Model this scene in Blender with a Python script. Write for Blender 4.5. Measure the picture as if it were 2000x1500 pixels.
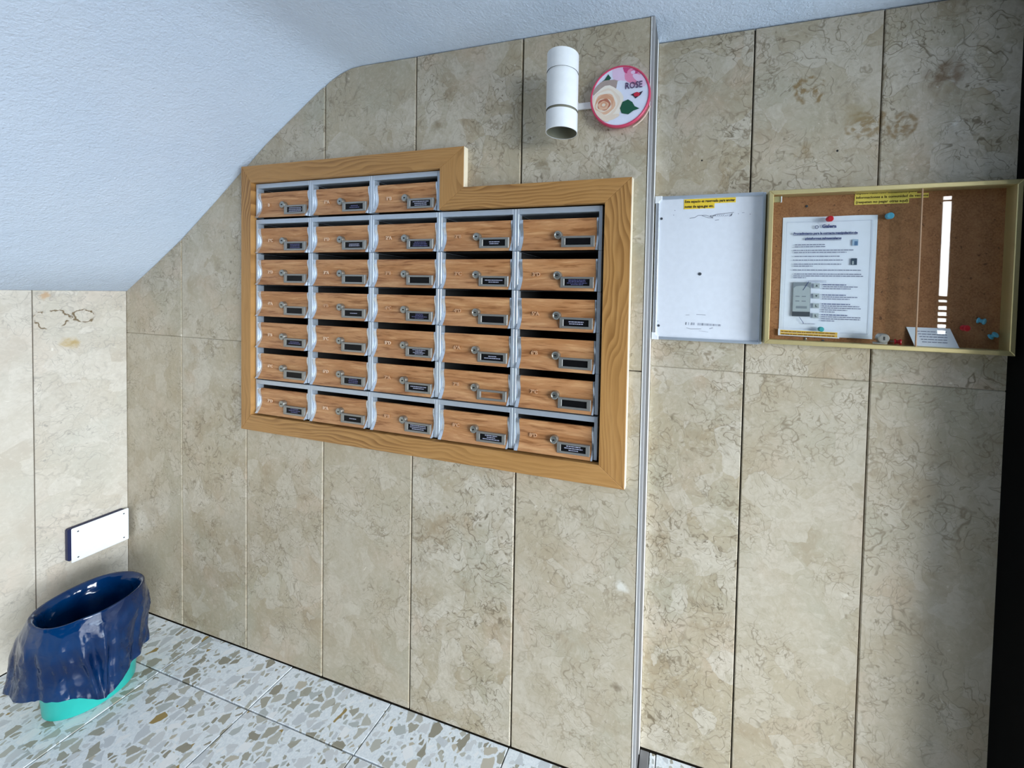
import bpy, bmesh, math, random
from mathutils import Vector, Matrix, noise as mnoise

for o in list(bpy.data.objects):
    bpy.data.objects.remove(o, do_unlink=True)
SC = bpy.context.scene
COL = SC.collection
random.seed(7)

# ------------------------------------------------------------------ camera
cam_data = bpy.data.cameras.new('camera')
cam = bpy.data.objects.new('camera', cam_data)
COL.objects.link(cam)
FPX, PPX, PPY = 749.28, 1134.91, 592.89            # pinhole of the photograph, 2000 x 1500 frame
cam_data.sensor_fit = 'HORIZONTAL'
cam_data.sensor_width = 36.0
cam_data.lens = FPX / 2000 * 36.0
cam_data.shift_x = (1000 - PPX) / 2000
cam_data.shift_y = (PPY - 750) / 2000
cam_data.clip_start = 0.01
R = ((0.9626350, 0.2698647, 0.0225128), (-0.0284757, 0.0182011, 0.9994288), (-0.2693008, 0.9627262, -0.0252056))
cam.matrix_world = Matrix(((R[0][0], R[1][0], -R[2][0], 2.1863),
                           (R[0][1], R[1][1], -R[2][1], -0.9978),
                           (R[0][2], R[1][2], -R[2][2], 1.3268),
                           (0, 0, 0, 1)))
SC.camera = cam

# ------------------------------------------------------------------ world, lights, exposure
w = bpy.data.worlds.new('world')
SC.world = w
w.use_nodes = True
w.node_tree.nodes['Background'].inputs[0].default_value = (0.78, 0.88, 1.0, 1)
w.node_tree.nodes['Background'].inputs[1].default_value = 0.018


def area_light(name, loc, aim, sx, sy, power, color):
    d = bpy.data.lights.new(name, 'AREA')
    d.shape = 'RECTANGLE'
    d.size, d.size_y, d.energy, d.color = sx, sy, power, color
    o = bpy.data.objects.new(name, d)
    COL.objects.link(o)
    o.location = loc
    o.rotation_euler = (Vector(aim) - Vector(loc)).to_track_quat('-Z', 'Z').to_euler()
    return o


# daylight through the glazed entrance door to the right behind the camera
area_light('entrance_daylight', (9.0, -3.7, 2.5), (0.0, -0.3, 0.2), 3.0, 4.4, 1950, (0.90, 0.96, 1.0))
# added upward fill out of view, brightens the ceiling and soffit
area_light('ceiling_fill', (6.6, -1.5, 0.05), (0.4, -0.9, 1.75), 2.6, 1.6, 230, (0.72, 0.87, 1.0))

SC.view_settings.view_transform = 'Standard'
SC.view_settings.look = 'None'
SC.view_settings.gamma = 1.0
SC.view_settings.use_curve_mapping = False
SC.view_settings.exposure = -0.57


# ------------------------------------------------------------------ helpers
def lin(r, g, b):
    f = lambda c: (c / 255) / 12.92 if c / 255 <= 0.04045 else ((c / 255 + 0.055) / 1.055) ** 2.4
    return (f(r), f(g), f(b), 1.0)


class NT:
    """small node-tree writer"""
    def __init__(self, name):
        self.m = bpy.data.materials.new(name)
        self.m.use_nodes = True
        self.t = self.m.node_tree
        self.t.nodes.clear()
        self.out = self.t.nodes.new('ShaderNodeOutputMaterial')

    def n(self, kind, ins=None, **props):
        nd = self.t.nodes.new('ShaderNode' + kind)
        for k, v in props.items():
            setattr(nd, k, v)
        for k, v in (ins or {}).items():
            if isinstance(v, bpy.types.NodeSocket):
                self.t.links.new(v, nd.inputs[k])
            else:
                nd.inputs[k].default_value = v
        return nd

    def math(self, op, a, b=0.0, c=None, clamp=False):
        ins = {0: a, 1: b}
        if c is not None:
            ins[2] = c
        return self.n('Math', ins, operation=op, use_clamp=clamp).outputs[0]

    def vmath(self, op, a, b=(0, 0, 0)):
        nd = self.n('VectorMath', {0: a, 1: b}, operation=op)
        return nd.outputs[1] if op in ('LENGTH', 'DISTANCE', 'DOT_PRODUCT') else nd.outputs[0]

    def scale(self, a, s):
        nd = self.n('VectorMath', {0: a}, operation='SCALE')
        if isinstance(s, bpy.types.NodeSocket):
            self.t.links.new(s, nd.inputs['Scale'])
        else:
            nd.inputs['Scale'].default_value = s
        return nd.outputs[0]

    def mix(self, fac, a, b, blend='MIX'):
        nd = self.t.nodes.new('ShaderNodeMix')
        nd.data_type = 'RGBA'
        nd.blend_type = blend
        for s, v in ((nd.inputs[0], fac), (nd.inputs[6], a), (nd.inputs[7], b)):
            if isinstance(v, bpy.types.NodeSocket):
                self.t.links.new(v, s)
            else:
                s.default_value = v
        return nd.outputs[2]

    def ss(self, x, lo, hi, a=0.0, b=1.0):
        return self.n('MapRange', {0: x, 1: lo, 2: hi, 3: a, 4: b}, interpolation_type='SMOOTHSTEP').outputs[0]

    def noise(self, v, scale, detail=3, rough=0.5, dist=0.0, out=0):
        return self.n('TexNoise', {'Vector': v, 'Scale': scale, 'Detail': detail, 'Roughness': rough, 'Distortion': dist}).outputs[out]

    def done(self, shader):
        self.t.links.new(shader, self.out.inputs[0])
        return self.m

    def principled(self, color, rough=0.5, metal=0.0, normal=None, **kw):
        ins = {'Base Color': color, 'Roughness': rough, 'Metallic': metal}
        if normal is not None:
            ins['Normal'] = normal
        ins.update(kw)
        return self.n('BsdfPrincipled', ins).outputs[0]

    def bump(self, h, strength=0.3, dist=0.002):
        return self.n('Bump', {'Height': h, 'Strength': strength, 'Distance': dist}).outputs[0]


def plain(name, rgb, rough=0.5, metal=0.0, **kw):
    t = NT(name)
    pos = t.n('NewGeometry').outputs['Position']
    nz = t.noise(pos, 60, 2)
    c = t.mix(t.ss(nz, 0.3, 0.7), lin(*rgb), lin(*[max(0, v * 0.985) for v in rgb]))
    return t.done(t.principled(c, rough, metal, **kw))


# ------------------------------------------------------------------ materials
def marble(name, stains_glints=(), cracks=0.6, pale=0.0, seed=0.0):
    t = NT(name)
    pos = t.n('NewGeometry').outputs['Position']
    rnd = t.n('ObjectInfo').outputs['Random']
    off = t.scale(t.n('CombineXYZ', {0: 3.1, 1: 7.7, 2: 5.3}).outputs[0], t.math('MULTIPLY_ADD', rnd, 9.0, seed))
    p = t.vmath('ADD', pos, off)
    warp = t.vmath('SUBTRACT', t.noise(p, 9, 3, out=1), (0.5, 0.5, 0.5))
    pw = t.vmath('ADD', p, t.scale(warp, 0.06))
    warp2 = t.vmath('SUBTRACT', t.noise(p, 38, 3, 0.6, out=1), (0.5, 0.5, 0.5))
    pw2 = t.vmath('ADD', pw, t.scale(warp2, 0.013))
    big = t.noise(p, 2.6, 4, 0.55)
    mid = t.noise(pw, 9, 4, 0.6)
    c = t.mix(t.ss(big, 0.36, 0.64), lin(178, 165, 140), lin(189, 181, 165))
    c = t.mix(t.math('MULTIPLY', t.ss(mid, 0.48, 0.72), 0.75), c, lin(160, 143, 114))
    c = t.mix(t.math('MULTIPLY', t.ss(t.noise(pw, 5.2, 3), 0.5, 0.7), 0.6), c, lin(198, 177, 154))
    c = t.mix(t.math('MULTIPLY', t.ss(t.noise(t.vmath('ADD', p, (4, 9, 2)), 3.6, 2), 0.52, 0.68), 0.55), c, lin(166, 165, 147))
    brown = t.ss(t.noise(t.vmath('ADD', pw, (2, 8, 5)), 6.0, 5, 0.62), 0.53, 0.66)
    c = t.mix(t.math('MULTIPLY', brown, 0.55), c, lin(150, 129, 97))
    # clast fill: pale rounded lumps
    vor = t.n('TexVoronoi', {'Vector': pw2, 'Scale': 15.0, 'Randomness': 1.0}, feature='F1')
    lump = t.math('MULTIPLY', t.ss(t.n('SeparateColor', {0: vor.outputs['Color']}).outputs[0], 0.45, 0.95), 0.7)
    c = t.mix(lump, c, lin(203, 195, 180))
    vor2 = t.n('TexVoronoi', {'Vector': pw2, 'Scale': 28.0, 'Randomness': 1.0}, feature='F1')
    lump2 = t.math('MULTIPLY', t.ss(t.n('SeparateColor', {0: vor2.outputs['Color']}).outputs[1], 0.5, 0.9), 0.4)
    c = t.mix(lump2, c, lin(172, 162, 140))
    grain = t.noise(pw2, 75, 4, 0.65)
    c = t.mix(t.math('MULTIPLY', t.ss(grain, 0.46, 0.7), 0.35), c, lin(158, 143, 118))
    c = t.mix(t.math('MULTIPLY', t.ss(grain, 0.32, 0.47, 1.0, 0.0), 0.3), c, lin(218, 210, 196))
    # veins round the lumps, only in some regions
    region = t.ss(t.noise(t.vmath('ADD', p, (1, 3, 8)), 4.2, 3), 0.38, 0.58)
    e = t.n('TexVoronoi', {'Vector': pw2, 'Scale': 15.0, 'Randomness': 1.0}, feature='DISTANCE_TO_EDGE').outputs[0]
    br = t.ss(t.noise(p, 18, 3), 0.42, 0.58)
    f = t.math('MULTIPLY', t.math('MULTIPLY', t.ss(e, 0.0, 0.04, 1.0, 0.0), br), t.math('MULTIPLY', region, 0.45 * cracks), clamp=True)
    c = t.mix(f, c, lin(116, 102, 80))
    # rounded outlines of the clasts: contours of soft noise fields
    for sc, lev, wd, k, o_ in ((11.0, 0.50, 0.010, 1.0, 1.0), (11.0, 0.60, 0.009, 0.9, 1.0), (19.0, 0.46, 0.014, 0.95, 5.0), (19.0, 0.57, 0.012, 0.95, 5.0), (36.0, 0.55, 0.024, 0.8, 9.0)):
        nz = t.noise(t.vmath('ADD', pw, (o_, o_ * 2, o_ * 3)), sc, 2.2, 0.45, 0.35)
        q = t.math('ABSOLUTE', t.math('SUBTRACT', nz, lev))
        br = t.ss(t.noise(t.vmath('ADD', p, (o_ * 3, lev * 40, 2)), 16, 3), 0.40, 0.58)
        f = t.math('MULTIPLY', t.math('MULTIPLY', t.ss(q, 0.0, wd, 1.0, 0.0), br), t.math('MULTIPLY_ADD', region, 0.85 * k * cracks, 0.15 * k), clamp=True)
        c = t.mix(f, c, lin(104, 90, 68))
    # long wandering hairline veins
    v = t.math('ABSOLUTE', t.math('SUBTRACT', t.noise(t.vmath('ADD', pw, (7, 1, 4)), 3.3, 5, 0.62), 0.5))
    f = t.math('MULTIPLY', t.ss(v, 0.0, 0.011, 1.0, 0.0), t.ss(t.noise(p, 7, 2), 0.45, 0.65))
    c = t.mix(t.math('MULTIPLY', f, 0.62), c, lin(118, 102, 78))
    # dark brown flecks and white calcite flecks
    fl = t.math('MULTIPLY', t.ss(t.noise(pw2, 60, 2), 0.69, 0.75), region)
    c = t.mix(t.math('MULTIPLY', fl, 0.8), c, lin(96, 84, 64))
    wf = t.ss(t.noise(t.vmath('ADD', pw2, (2, 5, 1)), 42, 2), 0.745, 0.79)
    c = t.mix(t.math('MULTIPLY', wf, 0.7), c, lin(228, 222, 208))
    # slab to slab tone
    c = t.mix(t.ss(rnd, 0.0, 1.0, 0.0, 0.35), c, lin(182, 170, 148))
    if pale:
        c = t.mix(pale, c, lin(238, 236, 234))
    # fossil rings, ochre blotches, drilled holes: marks of the stone, plus a painted glint
    for (cx, cy, cz, r, kind, col, k) in stains_glints:
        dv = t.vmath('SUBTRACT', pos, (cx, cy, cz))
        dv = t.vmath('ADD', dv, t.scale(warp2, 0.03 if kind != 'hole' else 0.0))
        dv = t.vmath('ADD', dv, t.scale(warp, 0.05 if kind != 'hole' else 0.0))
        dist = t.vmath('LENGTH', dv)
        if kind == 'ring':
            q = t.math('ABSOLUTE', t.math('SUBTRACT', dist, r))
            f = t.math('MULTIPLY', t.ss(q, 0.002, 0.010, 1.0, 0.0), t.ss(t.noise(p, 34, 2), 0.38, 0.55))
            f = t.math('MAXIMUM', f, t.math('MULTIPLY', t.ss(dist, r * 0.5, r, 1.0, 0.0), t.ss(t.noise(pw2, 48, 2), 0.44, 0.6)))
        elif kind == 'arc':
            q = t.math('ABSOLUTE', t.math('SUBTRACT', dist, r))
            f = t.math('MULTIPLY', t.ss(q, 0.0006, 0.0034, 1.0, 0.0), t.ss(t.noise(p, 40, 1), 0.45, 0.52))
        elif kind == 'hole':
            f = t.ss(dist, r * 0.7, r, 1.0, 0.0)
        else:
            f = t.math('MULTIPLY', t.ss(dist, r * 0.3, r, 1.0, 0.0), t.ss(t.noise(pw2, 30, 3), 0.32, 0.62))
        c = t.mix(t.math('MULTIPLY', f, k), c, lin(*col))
    rough = t.ss(mid, 0.2, 0.8, 0.26, 0.42)
    nrm = t.bump(t.noise(pw2, 70, 3), 0.12, 0.0012)
    return t.done(t.principled(c, rough, 0.0, nrm, **{'Specular IOR Level': 0.35}))


D = 0.109          # depth of the recess to the right of the mailboxes
RS = [(2.463, D, 1.852, 0.030, 'ring', (128, 98, 40), .75), (2.590, D, 1.765, 0.034, 'ring', (132, 104, 52), .7),
      (2.668, D, 1.752, 0.028, 'ring', (126, 98, 50), .7), (2.454, D, 1.699, 0.030, 'blot', (140, 110, 56), .6),
      (2.755, D, 1.858, 0.062, 'blot', (104, 72, 34), .75), (2.575, D, 1.80, 0.05, 'blot', (150, 134, 96), .5),
      (2.2107, D, 1.699, 0.0028, 'hole', (22, 20, 18), 1), (2.5349, D, 1.6998, 0.0032, 'hole', (22, 20, 18), 1),
      (2.774, D, 1.738, 0.012, 'blot', (226, 222, 212), .8), (2.744, D, 1.708, 0.010, 'blot', (214, 208, 198), .6)]  # two white blots: glare on the polished stone, painted in
MS = [(1.459, 0, 1.815, 0.03, 'blot', (120, 104, 74), .7), (1.788, 0, 1.668, 0.03, 'blot', (120, 104, 74), .75),
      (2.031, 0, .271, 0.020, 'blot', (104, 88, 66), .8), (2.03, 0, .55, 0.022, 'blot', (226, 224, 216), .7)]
LS = [(0, -.185, 1.19, 0.036, 'arc', (96, 74, 36), .9), (0, -.118, 1.205, 0.026, 'arc', (98, 76, 40), .9),
      (0, -.145, 1.10, 0.032, 'blot', (176, 146, 72), .7), (0, -.205, 1.275, 0.016, 'blot', (188, 150, 110), .7)]
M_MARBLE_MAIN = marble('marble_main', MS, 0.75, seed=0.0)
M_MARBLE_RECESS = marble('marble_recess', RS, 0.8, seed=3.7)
M_MARBLE_LEFT = marble('marble_left', LS, 0.7, 0.30, seed=6.1)  # bright daylight on the left wall put into a paler stone colour


def plaster():
    t = NT('textured_plaster')
    pos = t.n('NewGeometry').outputs['Position']
    h = t.math('ADD', t.noise(pos, 150, 4, 0.6), t.math('MULTIPLY', t.noise(pos, 40, 3), 0.7))
    c = t.mix(t.ss(t.noise(pos, 3, 3), 0.3, 0.7), lin(214, 226, 243), lin(207, 221, 240))
    return t.done(t.principled(c, 0.85, 0.0, t.bump(h, 0.55, 0.006), **{'Specular IOR Level': 0.2}))


M_PLASTER = plaster()


def terrazzo():
    t = NT('terrazzo')
    pos = t.n('NewGeometry').outputs['Position']
    rnd = t.n('ObjectInfo').outputs['Random']
    p = t.vmath('ADD', pos, t.scale(t.n('CombineXYZ', {0: 3.0, 1: 5.0, 2: 0.0}).outputs[0], rnd))
    p = t.vmath('MULTIPLY', p, (1, 1, 0))
    wp = t.vmath('ADD', p, t.scale(t.vmath('SUBTRACT', t.noise(p, 45, 2, out=1), (.5, .5, .5)), 0.012))
    c = t.mix(t.ss(t.noise(p, 160, 3), 0.35, 0.65), lin(216, 224, 231), lin(230, 236, 241))
    c = t.mix(t.math('MULTIPLY', t.ss(t.noise(p, 330, 2), 0.66, 0.72), .55), c, lin(132, 138, 142))
    for sc, gap, keep, dx in ((62.0, 0.17, 0.48, 9.0), (31.0, 0.10, 0.52, 0.0)):
        q = t.vmath('ADD', wp, (dx, dx * 1.7, 0))
        F = t.n('TexVoronoi', {'Vector': q, 'Scale': sc, 'Randomness': 1.0}, feature='F1', voronoi_dimensions='2D')
        e = t.n('TexVoronoi', {'Vector': q, 'Scale': sc, 'Randomness': 1.0}, feature='DISTANCE_TO_EDGE', voronoi_dimensions='2D').outputs[0]
        rgb = t.n('SeparateColor', {0: F.outputs['Color']}).outputs
        m = t.math('MULTIPLY', t.ss(e, gap, gap + 0.03), t.math('GREATER_THAN', rgb[0], keep))
        ramp = t.n('ValToRGB', {0: rgb[1]})
        cr = ramp.color_ramp
        cr.interpolation = 'CONSTANT'
        cr.elements[0].position, cr.elements[0].color = 0.0, lin(182, 182, 174)
        cr.elements[1].position, cr.elements[1].color = 0.2, lin(196, 202, 208)
        for ps, cl in ((0.36, (164, 162, 150)), (0.5, (204, 208, 212)), (0.66, (178, 184, 184)), (0.78, (232, 235, 238)),
                       (0.86, (148, 144, 130)), (0.94, (188, 182, 168)), (0.985, (156, 134, 84))):
            el = cr.elements.new(ps)
            el.color = lin(*cl)
        c = t.mix(m, c, ramp.outputs[0])
    return t.done(t.principled(c, t.ss(t.noise(p, 12, 2), .3, .7, 0.22, 0.36), 0.0, **{'Specular IOR Level': 0.45}))


M_TERRAZZO = terrazzo()


def oak(name, base, dark, light, ring=26.0, streak=0.5, rnd_off=4.0, rough=0.42):
    """wood by UV: u along the board in metres, v across"""
    t = NT(name)
    uv = t.n('UVMap').outputs[0]
    rnd = t.n('ObjectInfo').outputs['Random']
    off = t.scale(t.n('CombineXYZ', {0: 1.3, 1: 2.1, 2: 0.7}).outputs[0], t.math('MULTIPLY', rnd, rnd_off))
    p = t.vmath('ADD', uv, off)
    s = t.n('SeparateXYZ', {0: p}).outputs
    bend = t.noise(t.vmath('MULTIPLY', p, (3.0, 9.0, 1)), 1.0, 2, 0.45)
    g = t.math('MULTIPLY', t.math('MULTIPLY_ADD', bend, 0.12, s[1]), ring)
    fr = t.math('FRACT', g)
    ringm = t.math('MULTIPLY', t.ss(fr, 0.1, 0.92), t.ss(fr, 0.92, 1.0, 1.0, 0.0))
    fine = t.noise(t.vmath('MULTIPLY', p, (14, 420, 1)), 1.0, 3, 0.6)
    strk = t.noise(t.vmath('MULTIPLY', p, (7, 70, 1)), 1.0, 4, 0.6, 0.6)
    patch = t.ss(t.noise(t.vmath('MULTIPLY', p, (1.6, 9, 1)), 1.0, 2), 0.35, 0.65)
    c = t.mix(t.math('MULTIPLY', ringm, t.math('MULTIPLY_ADD', patch, 0.75, 0.15)), lin(*base), lin(*dark))
    c = t.mix(t.math('MULTIPLY', t.ss(strk, 0.42, 0.75), streak), c, lin(*light))
    c = t.mix(t.math('MULTIPLY', t.ss(fine, 0.5, 0.8), 0.32), c, lin(*dark))
    return t.done(t.principled(c, rough, 0.0, t.bump(fine, 0.08, 0.0006), **{'Specular IOR Level': 0.35}))


M_OAK = oak('oak_surround', (178, 132, 77), (126, 84, 40), (196, 152, 96), 84.0, 0.3)
M_OAK_LIT = plain('oak_lit_edge', (236, 222, 196), 0.5)  # strong side light painted as cream on the right faces of the oak


def door_wood():
    t = NT('mailbox_wood')
    uv = t.n('UVMap').outputs[0]
    rnd = t.n('ObjectInfo').outputs['Random']
    p = t.vmath('ADD', uv, t.scale(t.n('CombineXYZ', {0: 3.3, 1: 2.1, 2: 5.7}).outputs[0], t.math('MULTIPLY', rnd, 5.0)))
    p = t.vmath('ADD', p, t.scale(t.vmath('SUBTRACT', t.noise(t.vmath('MULTIPLY', p, (6, 14, 1)), 1.0, 2, out=1), (.5, .5, .5)), 0.02))
    a = t.noise(t.vmath('MULTIPLY', p, (9, 95, 1)), 1.0, 4, 0.6)
    b = t.noise(t.vmath('MULTIPLY', t.vmath('ADD', p, (3, 1, 0)), (5, 38, 1)), 1.0, 3, 0.55)
    f = t.noise(t.vmath('MULTIPLY', p, (30, 500, 1)), 1.0, 2)
    c = t.mix(t.ss(b, 0.36, 0.64), lin(178, 124, 79), lin(192, 140, 95))
    c = t.mix(t.math('MULTIPLY', t.ss(a, 0.52, 0.68), 0.8), c, lin(210, 162, 114))
    c = t.mix(t.math('MULTIPLY', t.ss(a, 0.34, 0.48, 1.0, 0.0), 0.8), c, lin(136, 86, 48))
    c = t.mix(t.math('MULTIPLY', t.ss(f, 0.5, 0.75), 0.3), c, lin(128, 84, 50))
    return t.done(t.principled(c, 0.42, 0.0, **{'Specular IOR Level': 0.35}))


M_DOOR = door_wood()
M_ALU = plain('satin_aluminium', (188, 198, 210), 0.42, 0.55)
M_ALU_CAP = plain('polished_aluminium', (214, 220, 228), 0.25, 0.75)
M_NICKEL = plain('dull_nickel', (150, 149, 145), 0.42, 0.6)
M_LOCK = plain('lock_chrome', (164, 164, 158), 0.32, 0.85)
M_SLOT_SHADE = plain('slot_shade', (16, 15, 15), 0.9)  # mailbox insides near-black: shade of the narrow slot put into the colour
M_KEY = plain('keyhole_black', (8, 8, 8), 0.6)
M_CARD = plain('black_name_card', (7, 7, 10), 0.5, **{'Specular IOR Level': 0.2})
M_CARDTXT = plain('card_white_print', (170, 172, 196), 0.5)
M_CARDTXT2 = plain('card_dim_print', (92, 92, 138), 0.5)
M_NUM = plain('number_white', (218, 184, 154), 0.6)
M_NUM2 = plain('number_worn', (196, 152, 116), 0.6)
M_WHITE = plain('white_enamel', (236, 238, 240), 0.35)
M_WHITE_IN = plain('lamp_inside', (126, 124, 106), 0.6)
M_GROOVE = plain('lamp_groove', (70, 76, 74), 0.5)
M_PLASTIC = plain('white_plastic', (240, 243, 246), 0.4)
M_WBOARD = plain('whiteboard_face', (226, 231, 240), 0.22)
M_MARKER = plain('marker_grey', (96, 100, 116), 0.6)
M_MARKER2 = plain('marker_faint', (160, 166, 182), 0.6)
M_YELLOW = plain('highlighter_yellow', (240, 204, 52), 0.7)
M_YELLOW2 = plain('highlighter_pale', (238, 214, 96), 0.7)
M_YELLOW3 = plain('highlighter_amber', (232, 184, 64), 0.7)
M_INK = plain('black_ink', (44, 36, 22), 0.7)
M_PAPER = plain('white_paper', (232, 236, 248), 0.75)
M_PRINT = plain('grey_print', (120, 124, 150), 0.8)
M_PRINTB = plain('blue_print', (62, 72, 122), 0.8)
M_PRINTL = plain('pale_print', (196, 202, 220), 0.8)
M_PIC1 = plain('picture_grey', (130, 138, 146), 0.8)
M_PIC2 = plain('picture_dark', (62, 68, 76), 0.8)
M_PIC3 = plain('picture_pale', (170, 178, 182), 0.8)
M_BLUEP = plain('picture_blue', (84, 118, 158), 0.8)
M_GOLD = plain('brass_anodised', (206, 190, 138), 0.38, 0.55)
M_PINR = plain('pin_red', (196, 24, 40), 0.3)
M_PINB = plain('pin_blue', (96, 178, 210), 0.25)
M_PINT = plain('pin_teal', (70, 164, 166), 0.3)
M_STEEL = plain('steel_wire', (170, 170, 168), 0.3, 0.9)
M_BLACK = plain('black_paint_shade', (5, 5, 5), 0.85, **{'Specular IOR Level': 0.1})
M_GROUT = plain('white_grout', (232, 232, 230), 0.8)
M_GROUTD = plain('dark_joint', (58, 50, 38), 0.9)
M_NAVY = plain('navy_box', (18, 28, 72), 0.5)
M_TEAL = plain('teal_plastic', (40, 176, 166), 0.35)
M_STRIP = plain('grey_stone_edge', (160, 159, 160), 0.5)
M_PINK = plain('pink_rim', (204, 64, 98), 0.35)
M_CLEAR = plain('clear_lid_edge', (214, 196, 178), 0.2)


def cork():
    t = NT('cork')
    pos = t.n('NewGeometry').outputs['Position']
    a = t.noise(pos, 260, 4, 0.7)
    b = t.noise(pos, 30, 3)
    c = t.mix(t.ss(a, 0.35, 0.65), lin(134, 88, 54), lin(160, 110, 72))
    c = t.mix(t.math('MULTIPLY', t.ss(b, 0.4, 0.7), 0.4), c, lin(172, 122, 84))
    c = t.mix(t.math('MULTIPLY', t.ss(t.noise(pos, 90, 2), 0.66, 0.72), 0.7), c, lin(84, 52, 30))
    return t.done(t.principled(c, 0.9, 0.0, t.bump(a, 0.3, 0.001)))


M_CORK = cork()


def pane_glass():
    """thin clear pane: clear transmission plus mirror reflection by the angle of view"""
    t = NT('pane_glass')
    f = t.n('LayerWeight', {0: 0.5}).outputs['Facing']
    fac = t.math('MULTIPLY_ADD', t.math('POWER', f, 5.0), 0.95, 0.035)
    tr = t.n('BsdfTransparent', {0: (0.97, 0.985, 0.98, 1)}).outputs[0]
    gl = t.n('BsdfGlossy', {0: (1, 1, 1, 1), 'Roughness': 0.015}).outputs[0]
    return t.done(t.n('MixShader', {0: fac, 1: tr, 2: gl}).outputs[0])


M_GLASS = pane_glass()


def bag_plastic():
    t = NT('navy_bin_liner')
    pos = t.n('NewGeometry').outputs['Position']
    wv = t.vmath('ADD', pos, t.scale(t.vmath('SUBTRACT', t.noise(pos, 20, 2, out=1), (.5, .5, .5)), 0.03))
    vo = t.n('TexVoronoi', {'Vector': wv, 'Scale': 24.0, 'Randomness': 1.0}, feature='F1').outputs['Distance']
    h = t.math('ADD', t.math('MULTIPLY', vo, 0.9), t.math('MULTIPLY', t.noise(pos, 34, 2), 0.5))
    c = t.mix(t.ss(t.noise(pos, 9, 2), .3, .7), lin(0, 27, 66), lin(2, 48, 94))
    return t.done(t.principled(c, 0.11, 0.0, t.bump(h, 0.5, 0.007), **{'Specular IOR Level': 0.5}))


M_BAG = bag_plastic()


def emission(name, rgb, s):
    t = NT(name)
    return t.done(t.n('Emission', {0: rgb, 1: s}).outputs[0])


M_DAYGAP = emission('daylight_gap_glow', (0.95, 0.98, 1.0, 1), 26.0)


# ------------------------------------------------------------------ object writers
def empty(name, loc=(0, 0, 0), label=None, cat=None, group=None, kind=None):
    o = bpy.data.objects.new(name, None)
    o.empty_display_size = 0.05
    COL.objects.link(o)
    o.location = loc
    tag(o, label, cat, group, kind)
    return o


def tag(o, label=None, cat=None, group=None, kind=None):
    if label: o['label'] = label
    if cat: o['category'] = cat
    if group: o['group'] = group
    if kind: o['kind'] = kind
    return o


def link_mesh(name, me, mats, parent=None):
    for m in (mats if isinstance(mats, (list, tuple)) else [mats]):
        me.materials.append(m)
    o = bpy.data.objects.new(name, me)
    COL.objects.link(o)
    if parent is not None:
        o.parent = parent
    return o


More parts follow.
